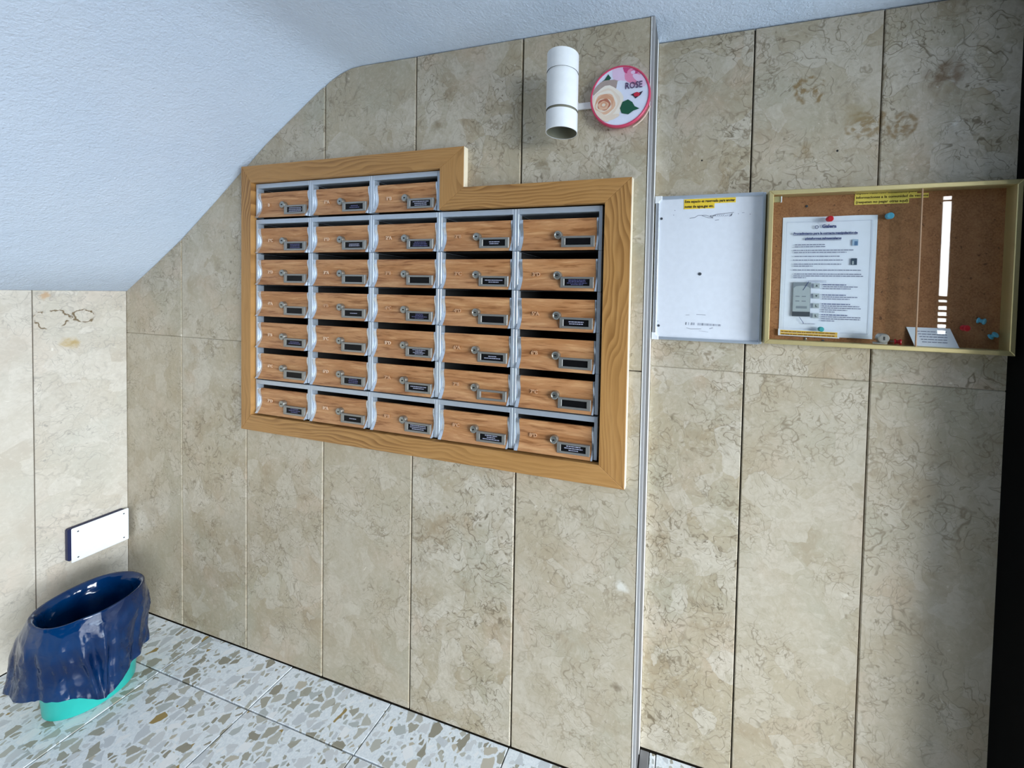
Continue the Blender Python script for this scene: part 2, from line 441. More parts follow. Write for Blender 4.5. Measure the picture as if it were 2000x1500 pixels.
class MB:
    """collects shapes; coordinates are in the parent's space"""
    def __init__(self):
        self.bm = bmesh.new()

    def box(self, a, b, bevel=0.0, mat=0):
        x0, y0, z0 = [min(p, q) for p, q in zip(a, b)]
        x1, y1, z1 = [max(p, q) for p, q in zip(a, b)]
        vs = [self.bm.verts.new(c) for c in ((x0, y0, z0), (x1, y0, z0), (x1, y1, z0), (x0, y1, z0), (x0, y0, z1), (x1, y0, z1), (x1, y1, z1), (x0, y1, z1))]
        fs = [self.bm.faces.new([vs[i] for i in q]) for q in ((0, 3, 2, 1), (4, 5, 6, 7), (0, 1, 5, 4), (1, 2, 6, 5), (2, 3, 7, 6), (3, 0, 4, 7))]
        for f in fs: f.material_index = mat
        if bevel > 0:
            es = list({e for f in fs for e in f.edges})
            r = bmesh.ops.bevel(self.bm, geom=es, offset=bevel, segments=1, affect='EDGES', clamp_overlap=True)
            for f in r['faces']: f.material_index = mat
        return self

    def prism(self, poly, to3, d0, d1, mat=0, bevel=0.0):
        """poly: 2-D outline; to3(u, v, d) -> point; front at d0, back at d1"""
        a = [self.bm.verts.new(to3(u, v, d0)) for u, v in poly]
        b = [self.bm.verts.new(to3(u, v, d1)) for u, v in poly]
        f0 = self.bm.faces.new(a)
        fs = [f0, self.bm.faces.new(b[::-1])]
        n = len(poly)
        for i in range(n):
            j = (i + 1) % n
            fs.append(self.bm.faces.new([a[j], a[i], b[i], b[j]]))
        for f in fs: f.material_index = mat
        if bevel > 0:
            r = bmesh.ops.bevel(self.bm, geom=list(f0.edges), offset=bevel, segments=1, affect='EDGES', clamp_overlap=True)
            for f in r['faces']: f.material_index = mat
        return self

    def lathe(self, prof, axis_pt, axis='Y', n=32, mat=0, close=True):
        """prof: (radius, along) pairs, revolved round the axis through axis_pt"""
        rings = []
        c = Vector(axis_pt)
        for r, h in prof:
            ring = []
            for i in range(n):
                t = 2 * math.pi * i / n
                u, v = r * math.cos(t), r * math.sin(t)
                q = {'Y': (u, h, v), 'Z': (u, v, h), 'X': (h, u, v)}[axis]
                ring.append(self.bm.verts.new(c + Vector(q)))
            rings.append(ring)
        for a, b in zip(rings, rings[1:]):
            for i in range(n):
                j = (i + 1) % n
                f = self.bm.faces.new([a[i], a[j], b[j], b[i]])
                f.material_index = mat
                f.smooth = True
        if close:
            for ring in (rings[0], rings[-1]):
                if (ring[0].co - ring[n // 2].co).length > 1e-5:
                    f = self.bm.faces.new(ring)
                    f.material_index = mat
        return self

    def tube(self, pts, r, n=8, mat=0):
        rings = []
        for k, p in enumerate(pts):
            p = Vector(p)
            t = (Vector(pts[min(k + 1, len(pts) - 1)]) - Vector(pts[max(k - 1, 0)])).normalized()
            s = t.cross(Vector((0.31, 0.87, 0.38))).normalized()
            u = t.cross(s)
            rings.append([self.bm.verts.new(p + r * (math.cos(2 * math.pi * i / n) * s + math.sin(2 * math.pi * i / n) * u)) for i in range(n)])
        for a, b in zip(rings, rings[1:]):
            for i in range(n):
                j = (i + 1) % n
                f = self.bm.faces.new([a[i], a[j], b[j], b[i]])
                f.material_index = mat
                f.smooth = True
        for ring in (rings[0], rings[-1]):
            self.bm.faces.new(ring).material_index = mat
        return self

    def poly(self, pts, mat=0):
        f = self.bm.faces.new([self.bm.verts.new(p) for p in pts])
        f.material_index = mat
        return self

    def build(self, name, mats, parent=None, uv=None, smooth=None, sharp=38):
        bmesh.ops.recalc_face_normals(self.bm, faces=self.bm.faces[:])
        if uv:
            lay = self.bm.loops.layers.uv.new('UVMap')
            ua, va = Vector(uv[0]), Vector(uv[1])
            for f in self.bm.faces:
                for l in f.loops:
                    l[lay].uv = (l.vert.co.dot(ua), l.vert.co.dot(va))
        me = bpy.data.meshes.new(name)
        self.bm.to_mesh(me)
        self.bm.free()
        if smooth is not None:
            for p in me.polygons: p.use_smooth = smooth
        if sharp and any(p.use_smooth for p in me.polygons):
            me.set_sharp_from_angle(angle=math.radians(sharp))
        return link_mesh(name, me, mats, parent)


def text_mesh(body, size, align='LEFT', bold=0.0, depth=0.0, width=None):
    cu = bpy.data.curves.new('text', 'FONT')
    cu.body = body
    cu.size = size
    cu.align_x = align
    cu.offset = bold
    cu.extrude = depth
    cu.resolution_u = 2
    o = bpy.data.objects.new('text', cu)
    COL.objects.link(o)
    dg = bpy.context.evaluated_depsgraph_get()
    dg.update()
    me = bpy.data.meshes.new_from_object(o.evaluated_get(dg))
    bpy.data.objects.remove(o, do_unlink=True)
    if width:
        xs = [v.co.x for v in me.vertices]
        if xs:
            k = width / max(1e-6, max(xs) - min(xs))
            for v in me.vertices: v.co.x *= k
    return me


def wall_text(name, body, size, x, y, z, mat, parent, align='LEFT', bold=0.0, width=None, depth=0.0002):
    """text standing on a wall that faces -y; coordinates in the parent's space"""
    me = text_mesh(body, size, align, bold, depth, width)
    me.transform(Matrix(((1, 0, 0, x), (0, 0, -1, y), (0, 1, 0, z), (0, 0, 0, 1))))
    return link_mesh(name, me, mat, parent)


P_BACK = lambda u, v, d: (u, d, v)       # wall facing -y: u = x, v = z, d = y
P_LEFT = lambda u, v, d: (d, u, v)       # wall facing +x: u = y, v = z, d = x

# ------------------------------------------------------------------ the setting
CEIL = 2.036
SOFFIT = [(0.0, 1.297), (0.165, 1.399), (0.327, 1.504), (0.507, 1.634), (0.649, 1.742), (0.759, 1.823), (0.943, 1.944),
          (1.0, 1.980), (1.04, 2.003), (1.082, 2.0225), (1.125, 2.033), (1.17, CEIL)]


def soffit_z(x):
    for (xa, za), (xb, zb) in zip(SOFFIT, SOFFIT[1:]):
        if xa <= x <= xb:
            return za + (zb - za) * (x - xa) / (xb - xa)
    return CEIL


# ceiling with the sloping underside of the stair: one plaster skin 6 cm thick
b = MB()
outline = [(-0.06, 1.262)] + SOFFIT + [(4.6, CEIL), (4.6, CEIL - 0.30), (4.7, CEIL - 0.30), (4.7, CEIL + 0.08), (1.1, CEIL + 0.08), (-0.06, 1.38)]  # drop at the far right end is an added lintel, darkens the upper wall
outline[0] = (-0.06, 1.297)
b.prism(outline, lambda u, v, d: (u, d, v), -1.78, 0.16)
ceil = b.build('ceiling', M_PLASTER)
tag(ceil, kind='structure')
for p in ceil.data.polygons:
    p.use_smooth = True
ceil.data.set_sharp_from_angle(angle=math.radians(32))

# floor: mortar bed + terrazzo tiles
b = MB()
b.box((-0.04, -2.4, -0.06), (4.7, 0.16, -0.012))
floor = tag(b.build('floor', M_GROUTD), kind='structure')
TS, TX0, TY0 = 0.4139, 0.477, -0.1437
for ix in range(-2, 11):
    for iy in range(0, 7):
        x0 = TX0 + (ix - 0) * TS
        y1 = TY0 - (iy - 1) * TS
        y0 = y1 - TS
        x1 = x0 + TS
        g = 0.0017
        top = -0.0003 * ((ix * 7 + iy * 3) % 4)
        lim = -0.001 if x0 < 2.0 else (D - 0.002)
        xx0, xx1, yy1 = max(x0 + g, 0.001), min(x1 - g, 4.69), min(y1 - g, lim)
        if xx1 - xx0 < 0.02 or yy1 - (y0 + g) < 0.02 or y0 < -2.4:
            continue
        pass
        b = MB()
        b.box((xx0, y0 + g, -0.022), (xx1, yy1, top), 0.0012)
        b.build('floor_tile', M_TERRAZZO, floor)
# stone fillers laid in the threshold of the recess
b = MB(); b.box((2.0875, 0.0, -0.02), (2.1135, 0.106, 0.0012), 0.002); b.build('filler_stone', plain('filler_dark', (116, 116, 118), 0.5), floor)['label'] = 'dark grey filler stone'
b = MB(); b.box((2.1150, 0.0, -0.02), (2.1318, 0.106, 0.0006), 0.002); b.build('filler_stone', M_TERRAZZO, floor)

# main wall ("back"): mortar bed with the mailbox niche, marble slabs as its pieces
HX0, HX1, HZ0, HZ1, HXS, HZS = 0.700, 1.985, 0.862, 1.700, 1.490, 1.578      # niche outline (stepped)
EDGE = 2.0855
b = MB()
zt = lambda x: soffit_z(x) + 0.03
xs = [0.0] + [x for x, _ in SOFFIT if 0 < x < HX0] + [HX0]
b.prism([(-0.04, 0), (HX0, 0)] + [(x, zt(x)) for x in reversed(xs)] + [(-0.04, zt(0))], P_BACK, 0.012, 0.40)
b.box((HX0, 0.012, 0), (HX1, 0.40, HZ0))
xs = [HX0] + [x for x, _ in SOFFIT if HX0 < x < HXS] + [HXS]
b.prism([(HX0, HZ1), (HXS, HZ1)] + [(x, zt(x)) for x in reversed(xs)], P_BACK, 0.012, 0.40)
b.box((HXS, 0.012, HZS), (HX1, 0.40, CEIL + 0.03))
b.box((HX1, 0.012, 0), (EDGE - 0.006, 0.40, CEIL + 0.03))
b.box((HX0 - 0.01, 0.36, HZ0 - 0.01), (HX1 + 0.01, 0.40, HZ1 + 0.01))
wall_back = tag(b.build('wall_back', M_GROUTD), kind='structure')
JX = [0.0, 0.3247, 0.6660, 1.0191, 1.3725, 1.7230, 2.0765]
JZ = 1.1285
G = 0.0024


def slab(poly, to3, front, back, mat, parent, bev=0.0020):
    b = MB()
    b.prism(poly, to3, front, back, 0, bev)
    return b.build('marble_slab', mat, parent)


def top_poly(x0, x1):
    xs = [x0] + [x for x, _ in SOFFIT if x0 < x < x1] + [x1]
    return [(x, soffit_z(max(0, x)) - 0.0022) for x in reversed(xs)]


for i in range(6):
    x0, x1 = JX[i] + (G if i else -0.011), JX[i + 1] - G
    dz = random.uniform(-0.0006, 0.0006) if i else 0.0
    if i < 2:
        slab([(x0, 0.002), (x1, 0.002), (x1, JZ - 0.0002), (x0, JZ - 0.0002)], P_BACK, dz, 0.02, M_MARBLE_MAIN, wall_back)
        slab([(x0, JZ + 0.0002), (x1, JZ + 0.0002)] + top_poly(x0, x1), P_BACK, dz + .0003, 0.02, M_MARBLE_MAIN, wall_back)
    elif i < 5:
        zl = HZ1 if x1 <= HXS else HZS
        slab([(x0, 0.002), (x1, 0.002), (x1, HZ0), (x0, HZ0)], P_BACK, dz, 0.02, M_MARBLE_MAIN, wall_back)
        if x0 < HXS < x1:
            low = [(x0, HZ1), (HXS, HZ1), (HXS, HZS), (x1, HZS)]
        else:
            low = [(x0, zl), (x1, zl)]
        if i == 2:
            low = [(HX0, zl), (x1, zl)]
            slab(low + top_poly(x0, x1) + [(x0, HZ1 - 0.02), (HX0, HZ1 - 0.02)], P_BACK, dz, 0.02, M_MARBLE_MAIN, wall_back)
        else:
            slab(low + top_poly(x0, x1), P_BACK, dz, 0.02, M_MARBLE_MAIN, wall_back)
    else:
        slab([(x0, 0.002), (x1, 0.002), (x1, JZ - G / 2), (HX1, JZ - G / 2), (HX1, HZ0), (x0, HZ0)], P_BACK, dz, 0.02, M_MARBLE_MAIN, wall_back)
        slab([(HX1, JZ + G / 2), (x1, JZ + G / 2), (x1, CEIL - .002), (x0, CEIL - .002), (x0, HZS), (HX1, HZS)], P_BACK, dz, 0.02, M_MARBLE_MAIN, wall_back)

# corner trim where the main wall steps back
b = MB(); b.box((2.0775, -0.0006, 0.001), (EDGE, 0.010, CEIL - 0.002), 0.001)
tr = tag(b.build('trim_1', M_STRIP), kind='structure')
b = MB(); b.box((2.0790, 0.0102, 0.001), (EDGE - 0.0004, D + 0.02, CEIL - 0.002)); b.build('return_face', plain('cut_stone_edge', (92, 91, 92), 0.6), tr)
b = MB(); b.box((2.0754, -0.0012, 0.002), (2.0778, 0.011, CEIL - 0.003), 0.0004); b.build('grout_line', M_GROUT, tr)
b = MB(); b.box((EDGE - 0.0008, D - 0.020, 0.002), (EDGE + 0.0008, D + 0.004, CEIL - 0.003), 0.0004); b.build('grout_line', M_GROUT, tr)

# recessed wall to the right
RX1 = 2.893
b = MB(); b.box((EDGE - 0.003, D + 0.012, 0), (4.7, D + 0.05, CEIL + 0.03))
wall_recess = tag(b.build('wall_recess', M_GROUTD), kind='structure')
GR = 0.0018
KX = [EDGE + 0.0009, 2.3355, 2.6255, RX1 + 0.02]
for i in range(3):
    x0, x1 = KX[i] + (GR if i else 0), KX[i + 1] - GR
    dz = D + random.uniform(-0.0006, 0.0006)
    slab([(x0, 0.002), (x1, 0.002), (x1, 1.1250), (x0, 1.1250)], P_BACK, dz, D + 0.02, M_MARBLE_RECESS, wall_recess)
    slab([(x0, 1.1255), (x1, 1.1255), (x1, CEIL - .003), (x0, CEIL - .003)], P_BACK, dz, D + 0.02, M_MARBLE_RECESS, wall_recess)

# left wall
b = MB(); b.box((-0.06, -2.4, 0), (-0.012, 0.012, 1.31))
wall_left = tag(b.build('wall_left', M_GROUTD), kind='structure')
LY = [0.0004, -0.2315, -0.577, -0.925, -1.275, -1.62, -1.97, -2.4]
for a, c in zip(LY, LY[1:]):
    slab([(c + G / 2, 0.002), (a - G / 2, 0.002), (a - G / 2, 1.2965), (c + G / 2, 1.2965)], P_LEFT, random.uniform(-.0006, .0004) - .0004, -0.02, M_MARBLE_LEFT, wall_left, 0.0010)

# dark jamb of the neighbouring doorway on the right, deep shade painted black
b = MB(); b.box((RX1, -0.024, 0), (RX1 + 0.16, D + 0.012, CEIL - 0.002), 0.004)
tag(b.build('wall_right', M_BLACK), kind='structure')

# slim framed glowing strip, added out of view to streak the noticeboard glass
b = MB()
b.box((3.735, -1.95, 0), (3.767, -1.90, 2.02), 0.004)
b.box((3.819, -1.95, 0), (3.851, -1.90, 2.02), 0.004)
for k in range(7):
    z = 1.10 + 0.04 * k
    b.box((3.766, -1.948, z), (3.820, -1.902, z + (0.026 if k > 4 else 0.016)))
b.box((3.766, -1.95, 0), (3.820, -1.90, 1.10))
b.box((3.766, -1.948, 1.985), (3.820, -1.902, 1.992))
glow_frame = tag(b.build('glow_strip_1', M_BLACK), kind='structure')
b = MB(); b.box((3.766, -1.93, 1.10), (3.820, -1.92, 2.018)); b.build('pane', M_DAYGAP, glow_frame)

# ------------------------------------------------------------------ wooden surround
sur = empty('mailbox_surround', (1.355, 0, 0.82), 'wide oak veneer surround with a stepped top framing the block of mailboxes', 'surround')
OX, OZ = 1.355, 0.82
x0, x1, z0, zl, zr, xs_ = 0.6705, 2.0395, 0.8215, 1.7435, 1.6265, 1.5535
ix0, ix1, iz0, izl, izr, ixs = 0.7165, 1.9705, 0.8765, 1.6855, 1.5645, 1.4735
boards = [([(x0, z0), (ix0, iz0), (ix0, izl), (x0, zl)], (0, 0, 1), (1, 0, 0)),
          ([(x0, z0), (x1, z0), (ix1, iz0), (ix0, iz0)], (1, 0, 0), (0, 0, 1)),
          ([(x1, z0), (x1, zr), (ix1, izr), (ix1, iz0)], (0, 0, 1), (1, 0, 0)),
          ([(x1, zr), (xs_, zr), (ixs, izr), (ix1, izr)], (1, 0, 0), (0, 0, 1)),
          ([(xs_, zr), (xs_, zl), (ixs, izl), (ixs, izr)], (0, 0, 1), (1, 0, 0)),
          ([(xs_, zl), (x0, zl), (ix0, izl), (ixs, izl)], (1, 0, 0), (0, 0, 1))]
for pl, ua, va in boards:
    cxm = sum(u for u, v in pl) / len(pl)
    czm = sum(v for u, v in pl) / len(pl)
    sh = [(cxm + (u - cxm) * 0.9995 - OX, czm + (v - czm) * 0.9995 - OZ) for u, v in pl]
    b = MB()
    b.prism(sh, P_BACK, -0.0205, -0.0012, 0, 0.0008)
    b.build('frame_board', M_OAK, sur, uv=(ua, va))
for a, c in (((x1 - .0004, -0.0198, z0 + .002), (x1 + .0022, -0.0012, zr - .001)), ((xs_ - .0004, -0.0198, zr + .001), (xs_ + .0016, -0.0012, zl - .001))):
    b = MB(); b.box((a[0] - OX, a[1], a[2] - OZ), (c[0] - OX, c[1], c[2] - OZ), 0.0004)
    e = b.build('lit_edge', M_OAK_LIT, sur); e['label'] = 'right side painted cream for the strong light on it'

# ------------------------------------------------------------------ mailboxes
CW, CX0 = 0.2485, 0.7205
NUMS = [['B', '1ºA', '1ºB'], ['1ºC', '1ºD', '2ºA', '2ºB', '2ºC'], ['2ºD', '3ºA', '3ºB', '3ºC', '3ºD'], ['4ºA', '4ºB', '4ºC', '4ºD', '5ºA'],
        ['5ºB', '5ºC', '5ºD', '6ºA', '6ºB'], ['6ºC', '6ºD', '7ºA', '7ºB', '7ºC'], ['7ºD', '8ºA', '8ºB', '8ºC', '8ºD']]
# print on the name cards: number of text lines (negative: dim bluish print), 0 blank black card, None: no card
CARDS = [[3, -2, 3], [-3, 2, -3, 2, 0], [0, 0, 0, 2, -4], [0, 1, -4, 0, 2], [-2, 0, 4, 2, 0], [0, -3, 2, None, 0], [-3, 1, 3, 3, 3]]
TOPS = [(1.684, 1.652, 1.5660), (1.5612, 1.530, 1.4435), (1.4428, 1.4205, 1.334), (1.3333, 1.311, 1.2245), (1.2238, 1.2015, 1.115), (1.1143, 1.092, 1.0055), (1.0, 0.9695, 0.8825)]
ORD = ['first', 'second', 'third', 'fourth', 'fifth', 'sixth', 'bottom']
COLN = ['leftmost', 'second from left', 'middle', 'fourth from left', 'rightmost']
DOORP = [(0.0, -0.0030), (0.06, -0.0046), (0.2, -0.0040), (0.4, 0.0002), (0.55, 0.0010), (0.7, -0.0014), (0.86, -0.0072), (1.0, -0.0150)]


def door_y(t):
    for (a, ya), (c, yc) in zip(DOORP, DOORP[1:]):
        if a <= t <= c:
            s = (t - a) / (c - a)
            s = s * s * (3 - 2 * s) * 0.4 + s * 0.6
            return ya + (yc - ya) * s
    return DOORP[-1][1]


def curved_panel(xa, xb, h, thick, n=14, proud=0.0):
    """panel hanging from z=h to 0 with the wavy section of the mailbox doors"""
    bm = MB()
    cols = []
    for k in range(n + 1):
        t = k / n
        y = door_y(t)
        z = h * (1 - t)
        cols.append([bm.bm.verts.new(c) for c in ((xa, y - proud, z), (xb, y - proud, z), (xb, y + thick, z), (xa, y + thick, z))])
    for a, c in zip(cols, cols[1:]):
        for i in range(4):
            j = (i + 1) % 4
            f = bm.bm.faces.new([a[i], a[j], c[j], c[i]])
            f.smooth = i in (0, 2)
    bm.bm.faces.new(cols[0])
    bm.bm.faces.new(cols[-1][::-1])
    return bm


DW, DH = 0.2115, 0.0865          # wood part of a door
meshes = {}


def shared(key, maker, mats, uv=None):
    """one mesh datablock per kind of piece"""
    if key not in meshes:
        o = maker().build(key, mats, None, uv)
        meshes[key] = o.data
        bpy.data.objects.remove(o, do_unlink=True)
    return meshes[key]


def put(name, me, parent, loc=(0, 0, 0)):
    o = bpy.data.objects.new(name, me)
    COL.objects.link(o)
    o.parent = parent
    o.location = loc
    return o


def housing(cell_h, bar, slot):
    b = MB()
    dpt = 0.20
    b.box((0.0004, -0.007, 0), (0.0085, dpt, cell_h), 0.0008, 0)                  # left post
    b.box((CW - 0.0100, -0.007, 0), (CW - 0.0004, dpt, cell_h), 0.0008, 0)        # right post
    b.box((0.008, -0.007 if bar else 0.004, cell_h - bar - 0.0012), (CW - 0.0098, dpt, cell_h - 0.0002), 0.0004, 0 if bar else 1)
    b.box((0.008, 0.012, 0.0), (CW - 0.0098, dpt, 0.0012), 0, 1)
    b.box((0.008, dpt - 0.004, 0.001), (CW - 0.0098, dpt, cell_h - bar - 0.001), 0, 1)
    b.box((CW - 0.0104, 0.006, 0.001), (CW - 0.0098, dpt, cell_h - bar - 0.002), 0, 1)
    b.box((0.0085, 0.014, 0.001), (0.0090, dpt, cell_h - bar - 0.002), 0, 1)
    return b


def lock_mb():
    b = MB()
    b.lathe([(0.0118, 0.003), (0.0118, -0.006), (0.0108, -0.0085), (0.0080, -0.0095), (0.0072, -0.0088), (0.0, -0.0088)], (0, 0, 0), 'Y', 20, 0, False)
    return b


def key_mb():
    b = MB()
    b.box((-0.0036, -0.0096, -0.0010), (0.0036, -0.0086, 0.0010), 0.0003)
    b.lathe([(0.0024, -0.0084), (0.0024, -0.0094), (0.0, -0.0094)], (0, 0, 0), 'Y', 10, 0, False)
    return b


def holder_mb():
    b = MB()
    w_, h_ = 0.0925, 0.0300
    y0, y1 = -0.0050, 0.002
    b.prism([(0, 0), (w_, 0), (w_ - .011, .0062), (.011, .0062)], P_BACK, y0, y1, 0, 0.0006)
    b.prism([(0, h_), (.011, h_ - .0055), (w_ - .011, h_ - .0055), (w_, h_)], P_BACK, y0, y1, 0, 0.0006)
    b.prism([(0, 0), (.011, .0062), (.011, h_ - .0055), (0, h_)], P_BACK, y0, y1, 0, 0.0006)
    b.prism([(w_, 0), (w_, h_), (w_ - .011, h_ - .0055), (w_ - .011, .0062)], P_BACK, y0, y1, 0, 0.0006)
    return b


def card_mesh(lines, seed):
    rr = random.Random(seed)
    b = MB()
    b.box((0.0112, -0.0016, 0.0064), (0.0813, 0.0012, 0.0243), 0.0, 0)
    n = abs(lines)
    if n:
        ph = 0.0162 / max(n, 3)
        zc = 0.01535 + ph * (n - 1) / 2
        for k in range(n):
            half = rr.uniform(0.012, 0.029) if n > 1 else 0.014
            x = 0.0463 - half
            z = zc - k * ph
            while x < 0.0463 + half:
                wl = rr.uniform(0.0022, 0.0085)
                b.box((x, -0.00185, z - ph * 0.22), (min(x + wl, 0.0463 + half), -0.0015, z + ph * 0.22), 0, 1)
                x += wl + 0.0013
    return b


for r in range(7):
    zt_, dtop, dbot = TOPS[r]
    for c in range(3 if r == 0 else 5):
        X = CX0 + c * CW
        n = CARDS[r][c]
        if n is None:
            cs = 'an empty name plate showing the wood behind it'
        elif n == 0:
            cs = 'a blank black name card'
        elif n < 0:
            cs = 'a black name card with dim bluish print'
        else:
            cs = 'a black name card with white print'
        if r == 0:
            where = ['leftmost', 'middle', 'rightmost'][c] + ' of the raised top row of three'
            lab = 'wood-fronted mailbox, %s, %s' % (where, cs.replace('a black name card', 'black card'))
        else:
            lab = 'mailbox, %s column, %s row of seven, %s' % (COLN[c], ORD[r], cs.replace('a black name card with', 'black card with').replace('a blank black name card', 'blank card').replace('an empty name plate showing the wood behind it', 'empty name plate'))
        root = empty('mailbox', (X, 0, dbot - 0.0005), lab, 'mailbox', 'wood-fronted mailboxes in the oak surround')
        cell_h = zt_ - dbot
        bar = 0.0140 if r in (0, 1, 6) else 0.0
        put('housing', shared('housing_%d' % (1 if bar and r != 6 else (2 if r == 6 else 0)) if r != 0 else 'housing_top', lambda: housing(cell_h, bar, 0), [M_ALU, M_SLOT_SHADE]), root)
        door = put('door', shared('door_wood_panel', lambda: curved_panel(0, DW, DH, 0.006), M_DOOR, ((1, 0, 0), (0, 0, 1))), root, (0.0205, 0, 0.0006))
        put('side_trim', shared('side_trim_left', lambda: curved_panel(-0.0108, -0.0004, DH, 0.010, 14, 0.0012), M_ALU_CAP), door)
        put('side_trim', shared('side_trim_right', lambda: curved_panel(DW + 0.0004, DW + 0.0048, DH, 0.010, 14, 0.0012), M_ALU_CAP), door)
        put('lock', shared('lock_body', lock_mb, M_LOCK), door, (0.1055, -0.0030, 0.0415))
        put('keyhole', shared('keyhole_slot', key_mb, M_KEY), door, (0.1055, -0.0030, 0.0415))
        hy = -0.0066
        put('name_holder', shared('name_holder_frame', holder_mb, M_NICKEL), door, (0.1155, hy, 0.0080))
        if n is not None:
            cm = card_mesh(n, r * 10 + c).build('name_card', [M_CARD, M_CARDTXT2 if n < 0 else M_CARDTXT], door)
            cm.location = (0.1155, hy - 0.0004, 0.0080)
        worn = c >= 3 or (r, c) in ((3, 1), (2, 2), (5, 2), (6, 2), (3, 2))
        if not (r in (1,) and c == 4):
            wall_text('number', NUMS[r][c], 0.0145, 0.030, -0.0022, 0.0395, M_NUM2 if worn else M_NUM, door, 'LEFT', 0.0004, None, 0.0010)

# ------------------------------------------------------------------ wall lamp
LX, LYc, LR = 1.8695, -0.082, 0.0395
lz0, lz1 = 1.7265, 1.9155
lamp = empty('wall_lamp', (LX, 0, lz0), 'white cylindrical up and down wall lamp with two ring grooves', 'wall lamp')
H = lz1 - lz0
yy = LYc
b = MB()
ga, gb = H * 0.262, H * 0.752
prof = [(LR - .0016, 0.0)]
for z, rr_ in ((0.0, LR), (ga - .0028, LR), (ga - .0028, LR - .009), (ga + .0028, LR - .009), (ga + .0028, LR), (gb - .0022, LR), (gb - .0022, LR - .009),
               (gb + .0022, LR - .009), (gb + .0022, LR), (H, LR), (H, LR - .0016), (H * 0.60, LR - .0016), (H * 0.60, 0.0)):
    prof.append((rr_, z))
b.lathe(prof, (0, yy, 0), 'Z', 48, 0, False)
bod = b.build('body', [M_WHITE, M_GROOVE], lamp, smooth=False)
for p in bod.data.polygons:
    p.use_smooth = abs(p.normal.z) < 0.5
    if abs(p.normal.z) > 0.9 and H * .1 < p.center.z < H * .9 and math.hypot(p.center.x, p.center.y - yy) > LR * .8:
        p.material_index = 1
bod.data.set_sharp_from_angle(angle=math.radians(40))
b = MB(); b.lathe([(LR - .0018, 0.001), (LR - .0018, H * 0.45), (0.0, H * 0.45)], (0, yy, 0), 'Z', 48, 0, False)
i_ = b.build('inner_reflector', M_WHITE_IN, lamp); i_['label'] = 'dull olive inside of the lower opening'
for g_, hh in ((ga, .0027), (gb, .0021)):
    b = MB(); b.lathe([(LR - .0086, g_ - hh), (LR - .0086, g_ + hh)], (0, yy, 0), 'Z', 48, 0, False)
    o = b.build('ring_groove', M_GROOVE, lamp)
b = MB(); b.lathe([(0.020, 0.0), (0.020, -0.006), (0.009, -0.010), (0.009, yy + LR - .002 + .004)], (0, -0.0004, H * 0.55), 'Y', 24, 0, True)
b.build('wall_mount', M_WHITE, lamp)

# ------------------------------------------------------------------ round rose air freshener
RXc, RZc, RR = 2.0035, 1.8305, 0.0775
fr = empty('air_freshener', (RXc, -0.0012, RZc), 'round air freshener with roses and the word ROSE, on the wall beside the lamp', 'air freshener')
RM = Matrix.Rotation(0, 3, 'Y')
b = MB(); b.lathe([(RR - .006, 0.0), (RR - .003, -0.010), (RR, -0.014), (RR, -0.022), (RR - .002, -0.0245), (RR - .0045, -0.0245), (RR - .0055, -0.0225)], (0, 0, 0), 'Y', 64, 0, False)
b.build('rim', M_PINK, fr)
FM = [plain('rose_sky', (222, 226, 244), 0.35), plain('rose_cream', (232, 214, 196), 0.4), plain('rose_peach', (214, 160, 128), 0.4), plain('rose_deep', (182, 108, 84), 0.4),
      plain('rose_pink', (226, 140, 176), 0.4), plain('rose_magenta', (196, 66, 122), 0.4), plain('leaf_green', (20, 82, 58), 0.4), plain('rose_ivory', (238, 228, 216), 0.4),
      plain('rose_shadow', (170, 152, 146), 0.4), plain('mark_red', (196, 34, 64), 0.4), plain('mark_black', (34, 24, 40), 0.4), plain('rose_lilac', (226, 198, 226), 0.4),
      plain('rose_blush', (226, 182, 152), 0.4)]
b = MB(); b.lathe([(RR - .005, -0.0200), (RR - .005, -0.0228), (0.0, -0.0228)], (0, 0, 0), 'Y', 64, 0, False)
b.build('face', FM[0], fr)
# flat print on the lid, in units of the lid radius; each later shape lies a hair prouder
lay = [0]


def clip_disc(pts):
    out = []
    for x, z in pts:
        q = math.hypot(x, z)
        k = min(1.0, 0.925 / q) if q > 0 else 1
        out.append((x * k, z * k))
    return out


pm = MB()


def shape(pts, mat):
    lay[0] += 1
    y = -0.02290 - 0.000045 * lay[0]
    pm.poly([(x * RR, y, z * RR) for x, z in clip_disc(pts)], mat)


def ell(cx, cz, rx, rz, rot=0, n=22, wob=0.0, ph=0.0, a0=0.0, a1=360.0):
    out = []
    for i in range(n + (1 if a1 - a0 < 360 else 0)):
        t = math.radians(a0 + (a1 - a0) * i / n)
        k = 1 + wob * math.sin(5 * t + ph)
        x, z = rx * k * math.cos(t), rz * k * math.sin(t)
        cr, sr = math.cos(math.radians(rot)), math.sin(math.radians(rot))
        out.append((cx + x * cr - z * sr, cz + x * sr + z * cr))
    return out


